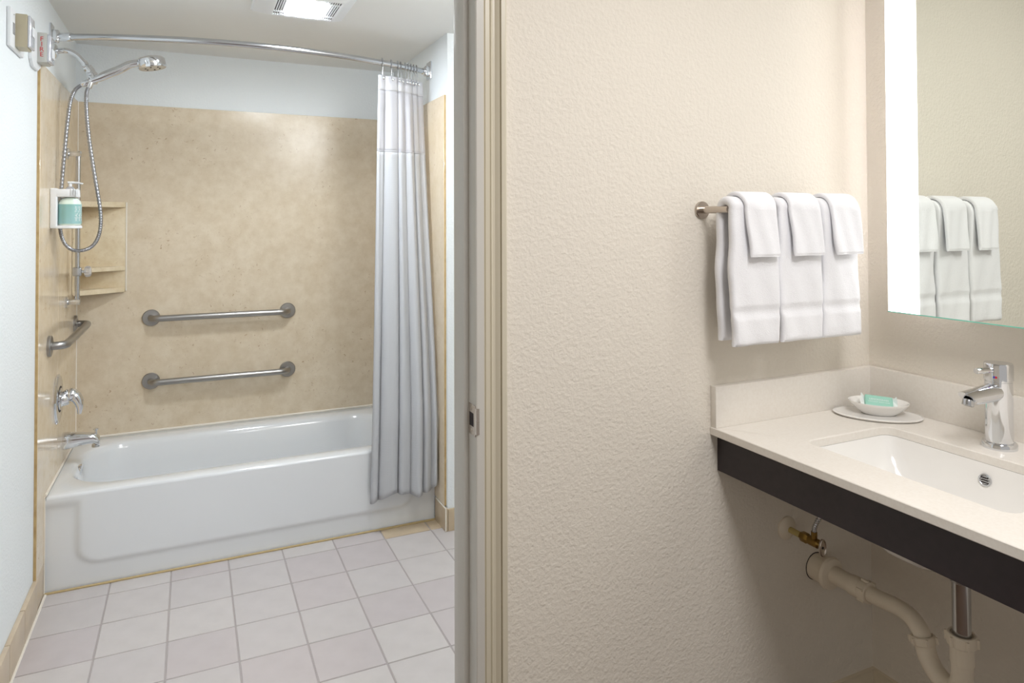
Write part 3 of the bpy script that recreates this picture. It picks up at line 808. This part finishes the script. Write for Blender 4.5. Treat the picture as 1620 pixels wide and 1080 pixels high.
# sink
t = thing('vanity_sink', (scx, scy, .70), 'rectangular white undermount sink below the chrome faucet', 'sink')
bm = bmesh.new()
def rg(hx, hy, r, z, dx=0): return [(a, b, z) for a, b in rr(scx+dx, scy, hx, hy, r, 8, 10)]
zt = ZV-.0200
loft(bm, [rg(shx+.025, shy+.025, .04, zt-.012), rg(shx+.025, shy+.025, .04, zt), rg(shx-.001, shy-.001, .032, zt), rg(shx-.003, shy-.004, .034, zt-.010),
          rg(shx-.008, shy-.014, .040, zt-.040), rg(shx-.018, shy-.035, .048, zt-.080), rg(shx-.034, shy-.065, .05, zt-.108), rg(shx-.06, shy-.10, .05, zt-.122), rg(.03, .04, .025, zt-.130)])
loft(bm, [rg(shx+.025, shy+.025, .04, zt-.012), rg(shx+.008, shy+.008, .04, zt-.016), rg(shx+.002, shy-.03, .048, zt-.080), rg(shx-.006, shy-.09, .056, zt-.120), rg(shx-.022, shy-.145, .06, zt-.158), rg(shx-.055, shy-.165, .05, zt-.176), rg(.03, .04, .025, zt-.180)])
obj('basin', bm, ceramic, t, angle=60)
n_ = Vector((-1, 0, .10)).normalized()
obj('overflow_ring', L((scx+shx-.0085, .9270, .8135), n_, [(0, .0135), (.002, .0130), (.0025, .0105), (.001, .009), (.001, 0)], 28), chrome_soft, t)
bm = bmesh.new()
for k in (-1, 0, 1): box(bm, (scx+shx-.0118, .9270-.007, .8135+k*.005-.0010), (scx+shx-.0105, .9270+.007, .8135+k*.005+.0010))
obj('overflow_slots', bm, dark_slot, t)
obj('drain', L((scx, scy, zt-.1295), (0, 0, 1), [(0, .022), (.002, .021), (.002, .012), (0, .011), (0, 0)]), chrome, t)

# faucet
fx0, fy0 = 1.648, .946
t = thing('faucet', (fx0, fy0, ZV), 'single-lever chrome faucet standing behind the vanity sink', 'faucet')
obj('base_ring', L((fx0, fy0, ZV), (0, 0, 1), [(0, .0345), (.010, .0345), (.013, .0325), (.0135, .026)], 48), chrome, t)
obj('body', L((fx0, fy0, ZV+.010), (0, 0, 1), [(0, .0270), (.138, .0270), (.1385, .0262), (.141, .0262)], 48), chrome, t)
cp = obj('cap', L((fx0, fy0, ZV+.151), (0, 0, 1), [(0, .0262), (.001, .0285), (.034, .0285), (.038, .0270), (.0385, 0)], 48), chrome, t)
obj('lever', L((fx0-.020, fy0, 1.0420), (-1, 0, .04), [(0, .0062), (.060, .0062), (.061, .0055), (.061, 0)], 20), chrome, cp)
q = Vector((-cos(.35), -sin(.35), 0))
for s_, mm in ((-1, blue_print), (1, red_print)):
    a_ = .30+s_*.055; p_ = Vector((fx0, fy0, 1.0270))+Vector((-cos(a_), -sin(a_), 0))*.0284
    obj('temperature_mark', L(p_, (-cos(a_), -sin(a_), 0), [(0, .0026), (.0006, .0024), (.0006, 0)], 14), mm, cp)
# spout: slanted cut tube
bm = bmesh.new(); rings = []; n = 32
sa, sb = Vector((fx0-.015, fy0, .9920)), Vector((fx0-.112, fy0, .9880)); sd = (sb-sa).normalized(); sx = Vector((0, 1, 0)); sy = sx.cross(sd)*-1
for u in (0, .25, .5, .75, 1.0):
    rg_ = []
    for i in range(n):
        a = 2*pi*i/n; r_ = .0210-.0045*u
        off = sx*cos(a)*r_+sy*sin(a)*r_
        p = sa+(sb-sa)*u+off
        if u == 1.0: p = p + sd*off.z*1.15
        rg_.append(p)
    rings.append(rg_)
loft(bm, rings, capa=True); sp = obj('spout', bm, chrome, t)
obj('aerator', L((fx0-.108, fy0, .9850), (-.35, 0, -1), [(0, .0105), (.003, .0115), (.013, .0115), (.014, .009), (.012, 0)], 28), chrome_soft, sp)

# soap dish set
def ell(c, a, b, ang, z, n=48):
    return [(c[0]+a*cos(2*pi*i/n)*cos(ang)-b*sin(2*pi*i/n)*sin(ang), c[1]+a*cos(2*pi*i/n)*sin(ang)+b*sin(2*pi*i/n)*cos(ang), z) for i in range(n)]
c = (1.624, 1.232); ang = math.atan2(-.73, .68)
t = tag(obj('oval_tray', loft(bmesh.new(), [ell(c, .096, .060, ang, ZV+.0003), ell(c, .103, .066, ang, ZV+.0025), ell(c, .106, .069, ang, ZV+.006), ell(c, .104, .067, ang, ZV+.0075), ell(c, .098, .062, ang, ZV+.0068)], capa=True), ceramic, angle=60),
        'flat white oval ceramic tray on the counter corner', 'tray'); center(t)
c = (1.6265, 1.230); zb = ZV+.0072
t = tag(obj('soap_bowl', loft(bmesh.new(), [ell(c, .040, .026, ang, zb), ell(c, .042, .028, ang, zb+.002), ell(c, .055, .036, ang, zb+.012), ell(c, .066, .049, ang, zb+.024), ell(c, .0715, .054, ang, zb+.0305), ell(c, .0715, .054, ang, zb+.0325),
        ell(c, .068, .051, ang, zb+.0315), ell(c, .056, .036, ang, zb+.020), ell(c, .040, .025, ang, zb+.010), ell(c, .018, .011, ang, zb+.007)], capa=True), ceramic, angle=60),
        'small white oval soap bowl standing on the flat tray', 'bowl'); center(t)
t = thing('wrapped_soap', (c[0], c[1], zb+.012), 'mint green paper-wrapped soap bar lying in the small white bowl', 'soap')
ax = Vector((cos(ang), sin(ang), -.06)).normalized(); ay = Vector((sin(-ang), cos(ang), 0)).normalized()
ay = (Vector((.60, .56, .62))); ay = (ay-ax*ay.dot(ax)).normalized(); az = ax.cross(ay); az = az if az.z > 0 else -az
oc = Vector((c[0]-.004, c[1]-.004, zb+.0300))
def sbox(hx, hy, hz, bev, o_=Vector((0, 0, 0))):
    bm = B((-hx, -hy, -hz), (hx, hy, hz), bev, 3); m = Matrix((ax, ay, az)).transposed().to_4x4(); m.translation = oc+o_; bm.transform(m); return bm
obj('soap_wrapper', sbox(.0325, .0180, .0065, .004), green_soap, t)
for s_ in (-1, 1):
    bm = bmesh.new(); e = oc+ax*s_*.0315
    P = [e-ay*.016-az*.005, e+ay*.016-az*.004, e+ay*.020+az*.007+ax*s_*.010, e+ax*s_*.012-az*.003, e-ay*.020+ax*s_*.009+az*.000]
    extrude_poly(bm, P, az*.0008); obj('wrapper_fold', bm, white_print, t, smooth=False)
for k, (s_, sz) in enumerate((('LEMONGRASS', .0072), ('COCONUT BODY SOAP', .0046))):
    obj('lettering', text_bm(s_, sz, oc+az*.0068+ay*(.003-k*.0075), ax, ay, .0001), white_print, t, smooth=False)

# ------------------------------------------------------------------ plumbing under the vanity
t = thing('drain_trap', (1.46, .92, .30), 'cream plastic drain trap running from sink tailpiece to wall', 'pipe')
dx, dy = 1.462, .919
obj('tailpiece', T([(1.4405, .936, .70), (dx, dy, .665), (dx, dy, .47)], .0175, 28), chrome_soft, t)
obj('threaded_ring', L((dx, dy, .648), (0, 0, -1), [(0, .0200), (.016, .0200), (.017, .0188), (.020, .0188), (.021, .0200), (.027, .0200)], 32), steel, t)
leg = [(dx, dy, .500), (dx, dy, .455), (dx, dy, .425)]
U_ = []
nut2 = Vector((1.4935, 1.022, .4330))
end = Vector((dx, dy, .425))
# lower bend
trap = spline([(1.4935, 1.0215, .4400), (1.4925, 1.0190, .4200), (1.4880, 1.006, .3990), (1.4800, .980, .3830), (1.4705, .950, .3815), (1.4640, .928, .3950), (1.462, .9195, .4250), (1.462, .919, .4550), (1.462, .919, .4900)], 7)
obj('lower_bend', T(trap, .0205, 28), pvc, t)
arm = spline([(1.526, 1.2200, .4530), (1.525, 1.1600, .4545), (1.521, 1.118, .4600), (1.5130, 1.085, .4645), (1.5040, 1.0570, .4630), (1.4970, 1.0360, .4530), (1.4938, 1.0250, .4380)], 7)
obj('upper_bend', T(arm, .0190, 28), pvc, t)
obj('leg_sleeve', L((dx, dy, .452), (0, 0, 1), [(0, .0212), (.001, .0222), (.040, .0222)], 32), pvc, t)
def nut(c, ax_, r, h, name='slip_nut'):
    bm = L(c, ax_, [(0, r-.002), (.002, r), (h-.002, r), (h, r-.002), (h, r-.006), (h-.004, r-.006)], 32)
    d_ = Vector(ax_).normalized(); x, y = frame_at(d_)
    for k in range(6):
        a = k*pi/3+.4; e = x*cos(a)+y*sin(a); s_ = d_.cross(e)
        p0 = Vector(c)+e*(r-.001); vs = []
        for u, v, w_ in ((0, -1, .15), (1, -.6, .15), (1, .6, .15), (0, 1, .15)): vs.append(p0+e*u*.005+s_*v*.003+d_*h*.12)
        extrude_poly(bm, vs, d_*h*.76)
    return obj(name, bm, pvc, t, angle=30)
nut((dx, dy, .490), (0, 0, 1), .0275, .024)
nut((1.4935, 1.0225, .4270), (.02, .28, 1), .0262, .018)
nut((1.526, 1.182, .4540), (0, 1, -.02), .0262, .024)
obj('coupling', L((1.526, 1.205, .4535), (0, 1, -.03), [(0, .0235), (.002, .0248), (.028, .0248), (.030, .0225)], 32), pvc, t)
obj('wall_pipe', T([(1.526, 1.225, .4535), (1.526, 1.300, .4510)], .0222, 28), pvc, t)
obj('escutcheon', L((1.526, 1.306, .4505), (0, -1, 0), [(-.002, .030), (.000, .0400), (.006, .0420), (.013, .0385), (.017, .0290), (.018, .023)], 40), pvc, t)
obj('wall_stub', L((1.526, YV, .4490), (0, -1, 0), [(0, .0345), (.044, .0345), (.044, .020)], 36), pvc, t)
obj('wall_gap', L((1.526, YV, .4490), (0, -1, 0), [(0, .0365), (.0010, .0360), (.0010, .030)], 36), dark_slot, t)

t = thing('shutoff_valve', (1.415, YV, .573), 'brass water shutoff valve with round wall plate under the counter', 'valve')
vx, vz = 1.420, .5705
obj('escutcheon', L((vx, YV, vz), (0, -1, 0), [(0, .030), (.004, .0300), (.010, .022), (.014, .012)], 32), pvc, t)
obj('supply_stub', T([(vx, YV-.004, vz), (vx, YV-.060, vz)], .0078, 20), mat('copper_stub', (206, 190, 130), .4, .6), t)
obj('compression_nut', L((vx, YV-.050, vz), (0, -1, 0), [(0, .0115), (.003, .0128), (.020, .0128), (.022, .0112), (.030, .0112)], 6), brass, t)
obj('valve_body', L((vx, YV-.075, vz), (0, -1, 0), [(0, .0110), (.004, .0118), (.028, .0112), (.032, .007), (.040, .0055)], 20), brass, t)
obj('outlet', T([(vx, YV-.090, vz), (vx, YV-.090, vz+.026)], .0075, 16), brass, t)
bm = bmesh.new(); n = 28
rings = [[(vx+.0115*s_*cos(2*pi*i/n), YV-.112-d_, vz-.004+.0215*s_*sin(2*pi*i/n)) for i in range(n)] for d_, s_ in ((0, .9), (.001, 1), (.005, 1), (.006, .9), (.004, .7), (.004, .1))]
loft(bm, rings, capa=True); obj('oval_handle', bm, nickel, t)
obj('handle_screw', L((vx, YV-.1155, vz-.004), (0, -1, 0), [(0, .0035), (.0015, .003), (.0015, 0)], 12), dark_slot, t)
hz = spline([(vx, YV-.090, vz+.020), (vx+.003, YV-.091, vz+.040), (vx+.018, YV-.10, vz+.068), (vx+.050, YV-.13, vz+.10), (1.56, 1.20, .71), (1.632, 1.05, .77), (1.648, .955, .846)], 22)
obj('supply_hose', T(hz, .0058, 12, radii=[.0063 if (i // 2) % 2 else .0052 for i in range(len(hz))]), chrome_soft, t)
